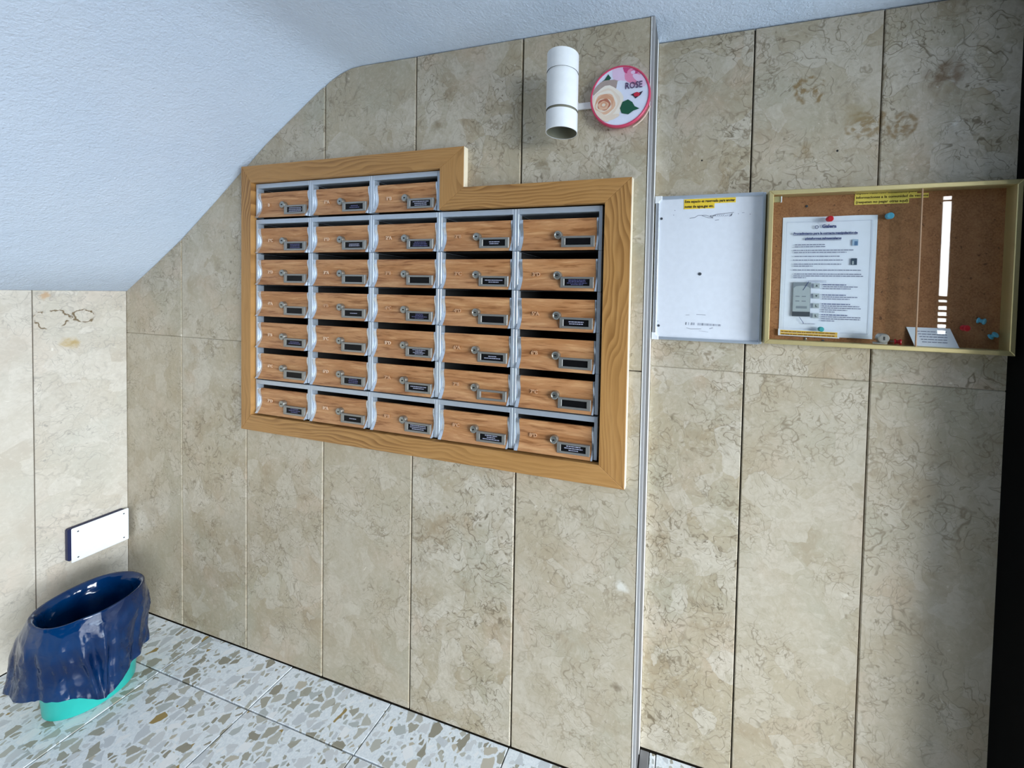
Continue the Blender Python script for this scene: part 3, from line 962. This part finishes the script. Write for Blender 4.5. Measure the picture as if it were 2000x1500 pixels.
shape(ell(0.30, 0.72, 0.62, 0.42, -20, wob=.06), 11)
shape(ell(0.52, 0.66, 0.40, 0.34, -25, wob=.05), 4)
shape(ell(0.74, 0.44, 0.20, 0.22, -25, wob=.05), 11)
shape(ell(0.34, 0.84, 0.26, 0.16, -10, wob=.06), 5)
shape(ell(0.44, 0.70, 0.22, 0.15, -15), 4)
shape(ell(0.48, 0.74, 0.12, 0.09, 0), 5)
shape(ell(0.42, 0.72, 0.07, 0.06, 0), 11)
shape(ell(0.62, 0.50, 0.25, 0.10, -35), 11)
shape([(-.70, .48), (-.52, .60), (-.40, .76), (-.30, .62), (-.40, .52), (-.56, .45)], 6)
shape(ell(-0.16, 0.30, 0.36, 0.22, -20, wob=.05), 8)
shape(ell(0.02, 0.24, 0.30, 0.26, 10, wob=.05), 0)
shape(ell(-0.50, 0.30, 0.44, 0.25, 20, wob=.06), 8)
shape(ell(-0.42, -0.20, 0.54, 0.58, 0, wob=.045), 7)
shape(ell(-0.46, -0.16, 0.47, 0.45, 0, wob=.05, ph=1), 1)
shape(ell(-0.48, -0.17, 0.40, 0.40, 0, wob=.05, ph=2), 7)
shape(ell(-0.49, -0.20, 0.35, 0.34, 0, wob=.05, ph=3), 12)
shape(ell(-0.50, -0.16, 0.30, 0.27, 12, wob=.05, ph=1), 2)
shape(ell(-0.53, -0.24, 0.27, 0.22, 0, wob=.05, ph=4), 1)
shape(ell(-0.52, -0.22, 0.22, 0.19, 0, wob=.06, ph=2), 3)
shape(ell(-0.54, -0.25, 0.18, 0.145, 0, wob=.06), 12)
shape(ell(-0.53, -0.22, 0.12, 0.10, 0, wob=.06, ph=2), 2)
shape(ell(-0.53, -0.23, 0.06, 0.05, 0), 1)
shape(ell(-0.62, -0.58, 0.34, 0.09, -38), 1)
shape(ell(-0.30, -0.66, 0.32, 0.08, 10), 1)
shape([(.08, -.56), (.02, -.40), (.10, -.20), (.28, -.14), (.42, -.24), (.50, -.38), (.66, -.47), (.46, -.52), (.30, -.62)], 6)
shape([(.36, -.00), (.52, .06), (.60, .03), (.76, .08), (.68, -.04), (.58, -.10), (.52, -.14), (.46, -.05)], 10)
shape(ell(0.56, -0.01, 0.10, 0.07, 0, wob=.1), 9)
pm.build('printed_roses', FM, fr)
wall_text('lettering', 'ROSE', 0.0225, 0.17 * RR, -0.0247, 0.20 * RR, plain('lettering_plum', (84, 58, 96), 0.5), fr, 'LEFT', 0.0003, 0.0425)
b = MB(); b.box((-0.1255, -0.006, -0.0135), (-0.072, -0.0002, 0.0035), 0.001); b.build('tab', M_WHITE, fr)['label'] = 'white tab reaching behind the lamp'
b = MB()
pts = [(RR * 1.01 * math.cos(math.radians(a)), -0.004, RR * 1.01 * math.sin(math.radians(a))) for a in range(-66, -14, 4)]
b.tube(pts, 0.0022, 6); b.build('lid_edge', M_CLEAR, fr)

# ------------------------------------------------------------------ whiteboard
WB = (2.0900, 2.3730, 1.2045, 1.6030)
wb = empty('whiteboard', (2.2315, D - 0.0012, 1.2045), 'small white board in a grey metal frame, beside the cork noticeboard', 'whiteboard')
ox, oz, oy = 2.2315, 1.2045, D - 0.0012
L = lambda x, y, z: (x - ox, y - oy, z - oz)
b = MB(); b.box(L(2.096, D - 0.0105, 1.210), L(2.368, D - 0.0014, 1.597), 0.0005); b.build('panel', M_WBOARD, wb)
for a, c in (((2.0915, 1.222), (2.1005, 1.586)), ((2.3655, 1.206), (2.3730, 1.6015)), ((2.106, 1.2045), (2.366, 1.2125)), ((2.106, 1.5935), (2.366, 1.6025))):
    b = MB(); b.box(L(a[0], D - 0.0150, a[1]), L(c[0], D - 0.0013, c[1]), 0.0012); b.build('frame_rail', M_ALU_CAP if a[0] < 2.1 else M_ALU, wb)
for zz, s in ((1.6035, -1), (1.2040, 1)):
    b = MB()
    b.prism([(2.0890, zz), (2.1080, zz), (2.1080, zz + s * .0105), (2.0998, zz + s * .0125), (2.0998, zz + s * .0195), (2.0890, zz + s * .0195)], lambda u, v, d: L(u, d, v), D - 0.0165, D - 0.0013, 0, 0.001)
    b.build('corner_cap', M_PLASTIC, wb)['label'] = 'white plastic corner cap'
b = MB(); b.lathe([(0.0042, 0.0), (0.0042, -0.0016), (0.0, -0.0022)], L(2.2142, D - 0.0105, 1.3884), 'Y', 14, 0, False); b.build('screw', M_PIC2, wb)
for zz in (1.5416, 1.2428):
    b = MB(); b.lathe([(0.0034, 0.0), (0.0034, -0.0012), (0.0, -0.0016)], L(2.1075, D - 0.0105, zz), 'Y', 12, 0, False); b.build('screw', M_PIC2, wb)
b = MB()
rr = random.Random(5)
yb = D - 0.01075


def stroke(pts, wdt, mat):
    for (xa, za), (xb, zb) in zip(pts, pts[1:]):
        d_ = Vector((xb - xa, zb - za)); nn = Vector((-d_.y, d_.x)).normalized() * wdt / 2
        b.poly([L(xa - nn.x, yb, za - nn.y), L(xb - nn.x, yb, zb - nn.y), L(xb + nn.x, yb, zb + nn.y), L(xa + nn.x, yb, za + nn.y)], mat)


stroke([(2.183, 1.5405), (2.196, 1.5415), (2.205, 1.5475), (2.226, 1.5470), (2.240, 1.5420), (2.252, 1.5490), (2.290, 1.5520), (2.296, 1.5525)], .0011, 0)
stroke([(2.215, 1.5465), (2.232, 1.5400), (2.244, 1.5392), (2.236, 1.5458), (2.250, 1.5462)], .0011, 0)
for k in range(9):
    xa = 2.243 + k * .005
    stroke([(xa, 1.5425), (xa + .004, 1.5475 + rr.uniform(-.001, .002))], .0014, 1)
stroke([(2.286, 1.5425), (2.292, 1.5500), (2.289, 1.5430)], .0014, 0)
stroke([(2.249, 1.5330), (2.259, 1.5340)], .0020, 1)
stroke([(2.307, 1.5470), (2.307, 1.5505)], .0012, 1)
stroke([(2.316, 1.5508), (2.322, 1.5510)], .0014, 1)
b.build('marker_scribble', [M_MARKER, M_MARKER2], wb)['kind'] = 'stuff'
b = MB()
for k in range(26):
    xa = 2.181 + k * .0036
    if k in (1, 3, 7, 8): continue
    stroke([(xa, 1.2480), (xa + .0006, 1.2555 - .0001 * k)], .0017 if k % 3 else .0024, 1 if k % 4 else 0)
stroke([(2.183, 1.2400), (2.195, 1.2370), (2.222, 1.2385)], .0009, 0)
stroke([(2.216, 1.2330), (2.240, 1.2310)], .0008, 1)
stroke([(2.243, 1.2400), (2.252, 1.2430)], .0022, 1)
stroke([(2.180, 1.2752), (2.190, 1.2757)], .0008, 0)
stroke([(2.208, 1.2775), (2.232, 1.2770)], .0010, 0)
b.build('marker_scribble', [M_MARKER, M_MARKER2], wb)['kind'] = 'stuff'
b = MB()
for xa, za in ((2.142, 1.5625), (2.139, 1.5500), (2.104, 1.2545), (2.335, 1.5460)):
    stroke([(xa, za), (xa + .0022, za + .001)], .0022, 1)
b.build('marker_specks', [M_MARKER, M_MARKER2], wb)['kind'] = 'stuff'
lab = empty('yellow_label', (2.167, D - 0.0108, 1.5655), 'yellow two-line label stuck at the top of the whiteboard', 'label')
b = MB(); b.box((0, -0.0004, 0.0135), (0.1325, 0, 0.0268)); b.box((0, -0.0004, 0.0), (0.0795, 0, 0.0133)); b.build('strip', M_YELLOW, lab)
wall_text('lettering', 'Este espacio es reservado para anotar', 0.0098, 0.002, -0.0006, 0.0170, M_INK, lab, 'LEFT', 0.00025, 0.1285)
wall_text('lettering', 'notas de agua,gas etc.', 0.0098, 0.002, -0.0006, 0.0034, M_INK, lab, 'LEFT', 0.00025, 0.0755)

# ------------------------------------------------------------------ glazed cork noticeboard
CBX0, CBX1, CBZ0, CBZ1 = 2.3757, 2.8815, 1.2110, 1.5985
YB, YF = D - 0.0012, D - 0.0400
cb = empty('noticeboard', (2.6286, YB, CBZ0), 'glazed cork noticeboard in a thin brass frame, right of the whiteboard', 'noticeboard')
ox, oy, oz = 2.6286, YB, CBZ0
C_ = lambda x, y, z: (x - ox, y - oy, z - oz)
b = MB(); b.box(C_(CBX0 + .004, D - 0.0080, CBZ0 + .004), C_(CBX1 - .004, YB, CBZ1 - .004)); b.build('cork_panel', M_CORK, cb)
fw = 0.0105
for pl in ([(CBX0, CBZ0), (CBX0 + fw, CBZ0 + fw), (CBX0 + fw, CBZ1 - fw), (CBX0, CBZ1)], [(CBX1, CBZ0), (CBX1, CBZ1), (CBX1 - fw, CBZ1 - fw), (CBX1 - fw, CBZ0 + fw)],
           [(CBX0, CBZ1), (CBX0 + fw, CBZ1 - fw), (CBX1 - fw, CBZ1 - fw), (CBX1, CBZ1)], [(CBX0, CBZ0), (CBX1, CBZ0), (CBX1 - fw, CBZ0 + fw), (CBX0 + fw, CBZ0 + fw)]):
    b = MB(); b.prism(pl, lambda u, v, d: C_(u, d, v), YF, YB, 0, 0.0012); b.build('frame_rail', M_GOLD, cb)
zi0, zi1 = CBZ0 + fw - .003, CBZ1 - fw + .003
b = MB(); b.box(C_(CBX0 + fw - .003, D - 0.0368, zi0), C_(2.6995, D - 0.0338, zi1)); b.build('glass_pane', M_GLASS, cb)
b = MB(); b.box(C_(2.640, D - 0.0328, zi0), C_(CBX1 - fw + .003, D - 0.0298, zi1)); b.build('glass_pane', M_GLASS, cb)
b = MB(); b.box(C_(2.6985, D - 0.0370, zi0 + .001), C_(2.7012, D - 0.0336, zi1 - .001), .0004); b.build('pane_edge', plain('pane_edge_tan', (176, 140, 108), 0.4), cb)
b = MB()
b.lathe([(0.0115, 0.006), (0.0115, -0.010), (0.0095, -0.0125), (0.0, -0.0125)], C_(2.6300, D - 0.0400, 1.2385), 'Y', 20, 0, False)
b.box(C_(2.612, D - 0.0405, 1.2235), C_(2.642, D - 0.0370, 1.2285), .0006)
lk = b.build('lock', M_LOCK, cb)
b = MB(); b.box(C_(2.6285, D - 0.0530, 1.2345), C_(2.6315, D - 0.0522, 1.2425)); b.build('keyhole', M_KEY, lk)
b = MB(); b.box(C_(2.3875, D - 0.0330, 1.5700), C_(2.4035, D - 0.0290, 1.5845), .0008); lt = b.build('latch', M_GOLD, cb)
b = MB(); b.box(C_(2.4035, D - 0.0360, 1.5690), C_(2.4058, D - 0.0285, 1.5840), .0005); b.build('latch_tongue', M_PLASTIC, lt)
for x, z, m_ in ((2.4690, 1.5625, M_PIC2), (2.4770, 1.2250, M_LOCK), (2.517, 1.222, M_PIC2)):
    b = MB(); b.lathe([(0.0030, 0.0), (0.0030, -0.0015), (0.0, -0.0022)], C_(x, D - 0.0080, z), 'Y', 12, 0, False); b.build('screw', m_, cb)

YC = D - 0.0083      # face of the cork

# printed A4 notice
nt = empty('notice_sheet', (2.414, YC, 1.2320), 'large white printed A4 notice pinned to the cork behind the glass', 'notice')
b = MB()
NXs, NZs = 10, 14
def paper_y(u, v):
    return -0.0008 - 0.0022 * (1 - math.cos(u * math.pi)) * 0.5 * (0.4 + 0.6 * abs(v - .5) * 2) - 0.0012 * math.sin(v * math.pi) * u
grid = [[b.bm.verts.new((0.208 * i / NXs + 0.0012 * (j / NZs), paper_y(i / NXs, j / NZs), 0.3030 * j / NZs + 0.0005 * math.sin(i))) for i in range(NXs + 1)] for j in range(NZs + 1)]
for j in range(NZs):
    for i in range(NXs):
        b.bm.faces.new([grid[j][i], grid[j][i + 1], grid[j + 1][i + 1], grid[j + 1][i]]).smooth = True
b.build('sheet', M_PAPER, nt)
PY = lambda u: -0.0048
rr = random.Random(11)
b = MB()


def pbar(xa, xb, v, h, mat, solid=False):
    """words along a line; u, v in sheet fractions from the left and top"""
    x = xa
    while x < xb:
        wl = (xb - xa) if solid else rr.uniform(0.010, 0.05)
        e = min(x + wl, xb)
        z = 0.3030 * (1 - v)
        b.box((0.208 * x, -0.0047, z - h / 2), (0.208 * e, -0.0044, z + h / 2), 0, mat)
        x = e + 0.006


for v, xa, xb in ((.233, .145, .47), (.250, .145, .48), (.280, .13, .77), (.298, .14, .70), (.330, .145, .63), (.362, .13, .67), (.395, .14, .65), (.412, .14, .35),
                  (.445, .13, .86), (.478, .15, .86), (.494, .14, .88), (.509, .14, .28)):
    pbar(xa, xb, v, .0019, 0)
for v0, rows in ((.565, ((.46, .71, 1), (.47, .83, 0), (.46, .76, 0))), (.650, ((.46, .71, 1), (.46, .83, 0), (.46, .75, 0))), (.725, ((.46, .76, 1), (.46, .86, 0), (.46, .87, 0), (.46, .73, 0), (.46, .60, 0))),
                 (.815, ((.46, .74, 1), (.46, .87, 0), (.46, .87, 0), (.46, .60, 0)))):
    for k, (xa, xb, m_) in enumerate(rows):
        pbar(xa, xb, v0 + k * .0165, .0019, m_)
# thin frame line of the sheet, call-out boxes and leader lines
for a in ((.045, .955, .042), (.045, .955, .960)):
    pbar(a[0], a[1], a[2], .0008, 2, True)
for x in (.045, .953):
    b.box((0.208 * x, -0.0047, 0.3030 * .042), (0.208 * x + .0008, -0.0044, 0.3030 * .957), 0, 2)
pbar(.30, .50, .535, .0008, 0, True); pbar(.30, .50, .545, .0016, 2); pbar(.26, .40, .895, .0012, 0)
def leader(u0, v0, u1, v1):
    xa, za, xb, zb = .208 * u0, .303 * (1 - v0), .208 * u1, .303 * (1 - v1)
    d_ = Vector((xb - xa, zb - za)); nn = Vector((-d_.y, d_.x)).normalized() * .0006
    b.poly([(xa - nn.x, -.0060, za - nn.y), (xb - nn.x, -.0060, zb - nn.y), (xb + nn.x, -.0060, zb + nn.y), (xa + nn.x, -.0060, za + nn.y)], 1)
leader(.25, .615, .31, .542); leader(.22, .84, .27, .892)
b.build('printed_lines', [M_PRINT, M_PRINTB, M_PRINTL], nt)
b = MB()
b.box((.208 * .14, -.0052, .303 * .165), (.208 * .335, -.0046, .303 * .452), 0, 0)
b.prism([(.208 * .145, .303 * .40), (.208 * .33, .303 * .40), (.208 * .30, .303 * .418), (.208 * .24, .303 * .424), (.208 * .17, .303 * .418)], P_BACK, -.0055, -.0050, 2)
b.box((.208 * .145, -.0054, .303 * .205), (.208 * .33, -.0050, .303 * .40), 0, 2)
b.box((.208 * .14, -.0056, .303 * .165), (.208 * .335, -.0050, .303 * .205), 0, 1)
for k in range(4):
    b.box((.208 * (.17 + .07 * (k % 2)), -.0057, .303 * (.33 - .04 * (k // 2))), (.208 * (.215 + .07 * (k % 2)), -.0053, .303 * (.338 - .04 * (k // 2))), 0, 0)
b.box((.208 * .18, -.0057, .303 * .232), (.208 * .30, -.0053, .303 * .252), 0, 0)
b.build('printed_panel_picture', [M_PIC1, M_PIC2, M_PIC3], nt)
for k, v in enumerate((.575, .660, .742, .825)):
    b = MB(); zc = .303 * (1 - v)
    b.box((.208 * .365, -.0052, zc - .0062), (.208 * .43, -.0046, zc + .0062), 0, 0)
    if k == 0: b.poly([(.208 * .385, -.0055, zc - .002), (.208 * .41, -.0055, zc - .002), (.208 * .3975, -.0055, zc + .003)], 1)
    if k == 1: b.poly([(.208 * .385, -.0055, zc + .002), (.208 * .3975, -.0055, zc - .003), (.208 * .41, -.0055, zc + .002)], 1)
    if k >= 2: b.box((.208 * .39, -.0056, zc - .003), (.208 * .397, -.0051, zc + .003), 0, 1); b.box((.208 * .397, -.0056, zc - .003), (.208 * .41, -.0051, zc - .0015), 0, 1)
    b.build('printed_button', [M_PIC3, M_PIC2], nt)
b = MB(); b.box((.208 * .755, -.0054, .303 * .755), (.208 * .815, -.0048, .303 * .805), 0, 0); b.box((.208 * .775, -.0056, .303 * .757), (.208 * .808, -.0052, .303 * .79), 0, 1); b.build('printed_picture', [plain('pic_haze', (160, 184, 208), .8), M_BLUEP], nt)
b = MB(); b.box((.208 * .75, -.0054, .303 * .598), (.208 * .81, -.0048, .303 * .652), 0, 0); b.box((.208 * .76, -.0056, .303 * .602), (.208 * .777, -.0052, .303 * .63), 0, 1); b.build('printed_picture', [plain('pic_night', (54, 72, 92), .8), M_PIC3], nt)
wall_text('lettering', 'Galera', 0.0115, .208 * .43, -.0050, .303 * .905, M_PRINTB, nt, 'LEFT', 0.0004, .032)
b = MB(); b.lathe([(0.0045, 0.0), (0.0045, -0.0004), (0.0026, -0.0004), (0.0026, 0.0)], (.208 * .375, -.0046, .303 * .912), 'Y', 14, 0, False); b.build('printed_emblem', M_PRINT, nt)
wall_text('lettering', 'Procedimiento para la correcta manipulación de', 0.0080, .208 * .125, -.0050, .303 * .852, M_PRINTB, nt, 'LEFT', 0.0003, .208 * .68)
wall_text('lettering', 'plataformas salvaescaleras', 0.0080, .208 * .255, -.0050, .303 * .810, M_PRINTB, nt, 'LEFT', 0.0003, .208 * .385)
b = MB()
b.box((.208 * .125, -.0047, .303 * .845), (.208 * .805, -.0044, .303 * .8475)); b.box((.208 * .255, -.0047, .303 * .803), (.208 * .64, -.0044, .303 * .8055))
b.build('title_underline', M_PRINTB, nt)

# yellow labels on the cork
l2 = empty('yellow_label', (2.412, YC - 0.0052, 1.2300), 'amber two-line label on white paper across the lower left corner of the A4 notice', 'label')
b = MB()
b.prism([(0, 0.0015), (.1385, 0.0), (.1385, .0165), (0, .0185)], P_BACK, -0.0012, 0, 0)
for za, zb in ((.0100, .0158), (.0035, .0092)):
    b.prism([(.005, za), (.134, za - .001), (.134, zb - .001), (.005, zb)], P_BACK, -0.0015, -0.0010, 1)
b.build('strip', [M_PAPER, M_YELLOW3], l2)
rr = random.Random(3)
b = MB()
for zc in (.0118, .0052):
    x = .007
    while x < .128:
        wl = rr.uniform(.003, .014)
        b.box((x, -.0017, zc - .0013), (min(x + wl, .131), -.0014, zc + .0012)); x += wl + .0013
b.build('lettering', plain('ink_brown', (130, 84, 14), .7), l2)
l3 = empty('yellow_label', (2.5735, YC, 1.5615), 'yellow three-line label at the top of the cork, right of the A4 notice', 'label')
b = MB()
for pl in ([(.0012, .0225), (.1285, .0225), (.1285, .0335), (.0012, .0335)], [(.0004, .0115), (.1515, .0115), (.1515, .0222), (.0004, .0222)], [(0, 0.0), (.113, 0.0), (.113, .0112), (0, .0112)]):
    b.prism(pl, P_BACK, -.0006, 0, 0)
b.build('strip', M_YELLOW2, l3)
for tx, z, wd in (('Espacio reservado únicamente para', .0255, .1235), ('informaciones a la comunidad de vecinos', .0145, .1475), ('(respeten no pegar otras aquí)', .0033, .1075)):
    wall_text('lettering', tx, 0.0085, .003, -.0008, z, plain('label_ink', (112, 92, 30), .7), l3, 'LEFT', 0.00025, wd)

# small folded note leaning at the bottom
sn = empty('small_note', (2.692, YC, 1.2220), 'small white card leaning at the bottom right of the noticeboard', 'note')
b = MB()
b.prism([(0.012, 0.0), (.0985, -.0005), (.0860, .0430), (.0, .0430)], lambda u, v, d: (u, d - 0.0135 + 0.30 * v, v), -0.0004, 0.0004)
b.build('card', M_PAPER, sn)
rr = random.Random(8)
b = MB()
for k in range(5):
    v = .034 - k * .006
    x = .020 + k * .002
    while x < .075:
        wl = rr.uniform(.004, .012)
        b.box((x, -.0146 + .30 * v, v - .0008), (min(x + wl, .078), -.0142 + .30 * v, v + .0008)); x += wl + .0015
b.build('printed_lines', M_PRINT, sn)


def push_pin(loc, mat, label, tilt=(0, 0), s=1.0, group='push pins in the noticeboard'):
    root = empty('push_pin', loc, label, 'push pin', group)
    b = MB()
    b.lathe([(0.0, -0.0135), (0.0048, -0.0135), (0.0062, -0.0122), (0.0062, -0.0108), (0.0040, -0.0088), (0.0034, -0.0052), (0.0058, -0.0034), (0.0058, -0.0018), (0.0, -0.0018)], (0, 0, 0), 'Y', 18, 0, False)
    b.build('head', mat, root)
    b = MB(); b.lathe([(0.0005, -0.002), (0.0005, 0.004), (0.0001, 0.006)], (0, 0, 0), 'Y', 6, 0, False); b.build('needle', M_STEEL, root)
    root.rotation_euler = (tilt[0], 0, tilt[1])
    root.scale = (s, s, s)
    return root


push_pin((2.5165, YC - 0.0062, 1.5270), M_PINR, 'red push pin holding the top of the A4 notice', (0.1, 0.05), 1.15)
push_pin((2.6450, YC - 0.0012, 1.5310), M_PINB, 'light blue push pin beside the upper right corner of the A4 notice', (0.1, -0.1), 1.25)
push_pin((2.5070, YC - 0.0062, 1.2520), M_PINT, 'teal push pin at the lower edge of the A4 notice, behind the amber label', (0, 0), 1.0)
push_pin((2.6640, YC - 0.0075, 1.2290), M_PINR, 'red push pin lying on the bottom rail between brass lock and small card', (0, 1.1), 1.15)
push_pin((2.8010, YC - 0.0012, 1.2680), M_PINR, 'red push pin in the cork to the right of the small white card', (0, 0.1), 1.15)
push_pin((2.8270, YC - 0.0012, 1.2870), M_PINB, 'light blue push pin, upper one of the two by the lower right corner', (0.2, 0.75), 1.15)
push_pin((2.8520, YC - 0.0012, 1.2480), M_PINB, 'light blue push pin, lower one of the two by the lower right corner', (-0.6, 0.5), 1.15)

# ------------------------------------------------------------------ junction box cover on the left wall
jb = empty('junction_box', (0.0, -0.088, 0.352), 'white blank cover plate on a dark box low on the left wall', 'junction box')
b = MB(); b.box((0.0004, -0.0795, -0.0525), (0.0225, 0.0700, 0.0675), 0.004); b.build('box', M_NAVY, jb)['label'] = 'dark navy box behind the plate'
b = MB(); b.box((0.0226, -0.0730, -0.0600), (0.0290, 0.0770, 0.0680), 0.0025); b.build('cover_plate', M_PLASTIC, jb)
for yy_, zz in ((-.058, .052), (-.058, -.045), (.062, .052), (.062, -.045)):
    b = MB(); b.lathe([(0.0024, 0.0288), (0.0024, 0.0297), (0.0, 0.0300)], (0, yy_, zz), 'X', 10, 0, False); b.build('screw', M_PIC2, jb)

# ------------------------------------------------------------------ waste bin with liner
BX, BY, BH, BR0, BR1 = 0.349, -0.248, 0.300, 0.0945, 0.1120
bn = empty('waste_bin', (BX, BY, 0), 'small turquoise plastic bin standing in the corner under a dark blue bag', 'waste bin')
b = MB()
b.lathe([(0.0, 0.0006), (BR0 - .004, 0.0006), (BR0, 0.004), (BR0 + .0035, 0.06), (BR1 - .005, BH - .020), (BR1 - .002, BH - .018), (BR1 - .002, BH - .014), (BR1 - .006, BH - .014), (BR0 + .001, 0.06), (BR0 - .004, 0.006), (0.0, 0.006)], (0, 0, 0), 'Z', 56, 0, False)
b.build('tub', M_TEAL, bn)

bag = None
b = MB()
NA = 220


def sm(a, lo, hi):
    t = max(0.0, min(1.0, (a - lo) / (hi - lo)))
    return t * t * (3 - 2 * t)


def hem(a):
    """outer hem: radius and height by direction (degrees; 0 = +x, towards the camera is about -22)"""
    keys = [(-180, .138, .125), (-140, .150, .118), (-112, .153, .112), (-95, .146, .106), (-75, .134, .108), (-55, .129, .095), (-33, .129, .078), (-18, .132, .050), (-10, .133, .040),
            (-2, .131, .050), (8, .127, .066), (22, .123, .082), (40, .121, .095), (68, .121, .095), (110, .122, .110), (150, .130, .12), (180, .138, .125)]
    for (a0, r0, z0), (a1, r1, z1) in zip(keys, keys[1:]):
        if a0 <= a <= a1:
            s = (a - a0) / (a1 - a0)
            return r0 + (r1 - r0) * s, z0 + (z1 - z0) * s
    return .14, .08


def bag_pt(i, lv):
    a = -180 + 360 * i / NA
    t = math.radians(a)
    fold = 0.5 * math.sin(5 * t + 1.1) + 0.35 * math.sin(9 * t + 2.3) + 0.25 * math.sin(14 * t + .4)
    hr, hz = hem(a)
    rim_r = 0.1175 + 0.0008 * math.sin(4 * t)
    rim_z = BH + .008 + 0.003 * math.sin(3 * t + .5) + 0.004 * math.exp(-((a + 30) / 14) ** 2) - 0.003 * math.exp(-((a + 75) / 22) ** 2)
    if lv <= 0:                       # inside, 0 = rim .. -1 = bottom
        s = -lv
        r = rim_r - .0165 * sm(s, 0, .10) - .014 * s - 0.010 * sm(s, .08, .4) * (1 + fold) * 0.5 - 0.012 * sm(s, .1, .5) * abs(math.sin(3.5 * t + 4 * s))
        z = rim_z + 0.0035 * math.sin(math.pi * min(1, s / .10)) - max(0, s - .03) * 0.262
        return (r * math.cos(t), r * math.sin(t), z)
    s = lv                            # outside, 0 = rim .. 1 = hem
    bulge = 0.007 * math.sin(math.pi * min(1, s * 1.5))
    r = rim_r + (hr - rim_r) * (s ** 0.9) + bulge + 0.0045 * fold * sm(s, .05, .8)
    z = rim_z + (hz - rim_z) * s
    # pleats gathered to a point at the front
    for a0, a1, dep, wd in ((-26, -11, -.009, 6.0), (-40, -14, .008, 5.0), (-10, -10, .009, 4.0), (-2, -8, -.006, 5.0), (-78, -70, -.007, 8), (-120, -116, .010, 8), (30, 24, -.006, 8), (62, 58, .005, 7), (-58, -40, -.005, 6)):
        ac = a0 + (a1 - a0) * s
        k = abs(a - ac) / wd
        r += dep * max(0.0, 1 - k) * sm(s, .10, .55)
    q = Vector((r * math.cos(t) * 20, r * math.sin(t) * 20, z * 13))
    cr = max(0.0, 1 - 5.0 * abs(mnoise.noise(q))) - 0.7 * max(0.0, 1 - 4.0 * abs(mnoise.noise(q * 1.7 + Vector((5, 2, 8)))))
    r += 0.0028 * cr * sm(s, .04, .3)
    return (r * math.cos(t), r * math.sin(t), z)


levels = [-1, -.8, -.62, -.46, -.32, -.2, -.14, -.10, -.075, -.05, -.025, -.01, 0.0, .012, .035, .08, .12, .16, .21, .26, .31, .36, .41, .46, .51, .56, .61, .66, .71, .76, .81, .86, .91, .955, 1.0]
rings = [[b.bm.verts.new(bag_pt(i, lv)) for i in range(NA)] for lv in levels]
for p, q in zip(rings, rings[1:]):
    for i in range(NA):
        j = (i + 1) % NA
        b.bm.faces.new([p[i], p[j], q[j], q[i]]).smooth = True
cbt = b.bm.verts.new((0, 0, BH - 0.2465))
for i in range(NA):
    b.bm.faces.new([rings[0][(i + 1) % NA], rings[0][i], cbt]).smooth = True
bag = b.build('bin_liner', M_BAG, sharp=0)
bag.location = (BX, BY, 0)
tag(bag, 'dark blue plastic bag lining the bin, its rim folded down outside', 'bin bag')
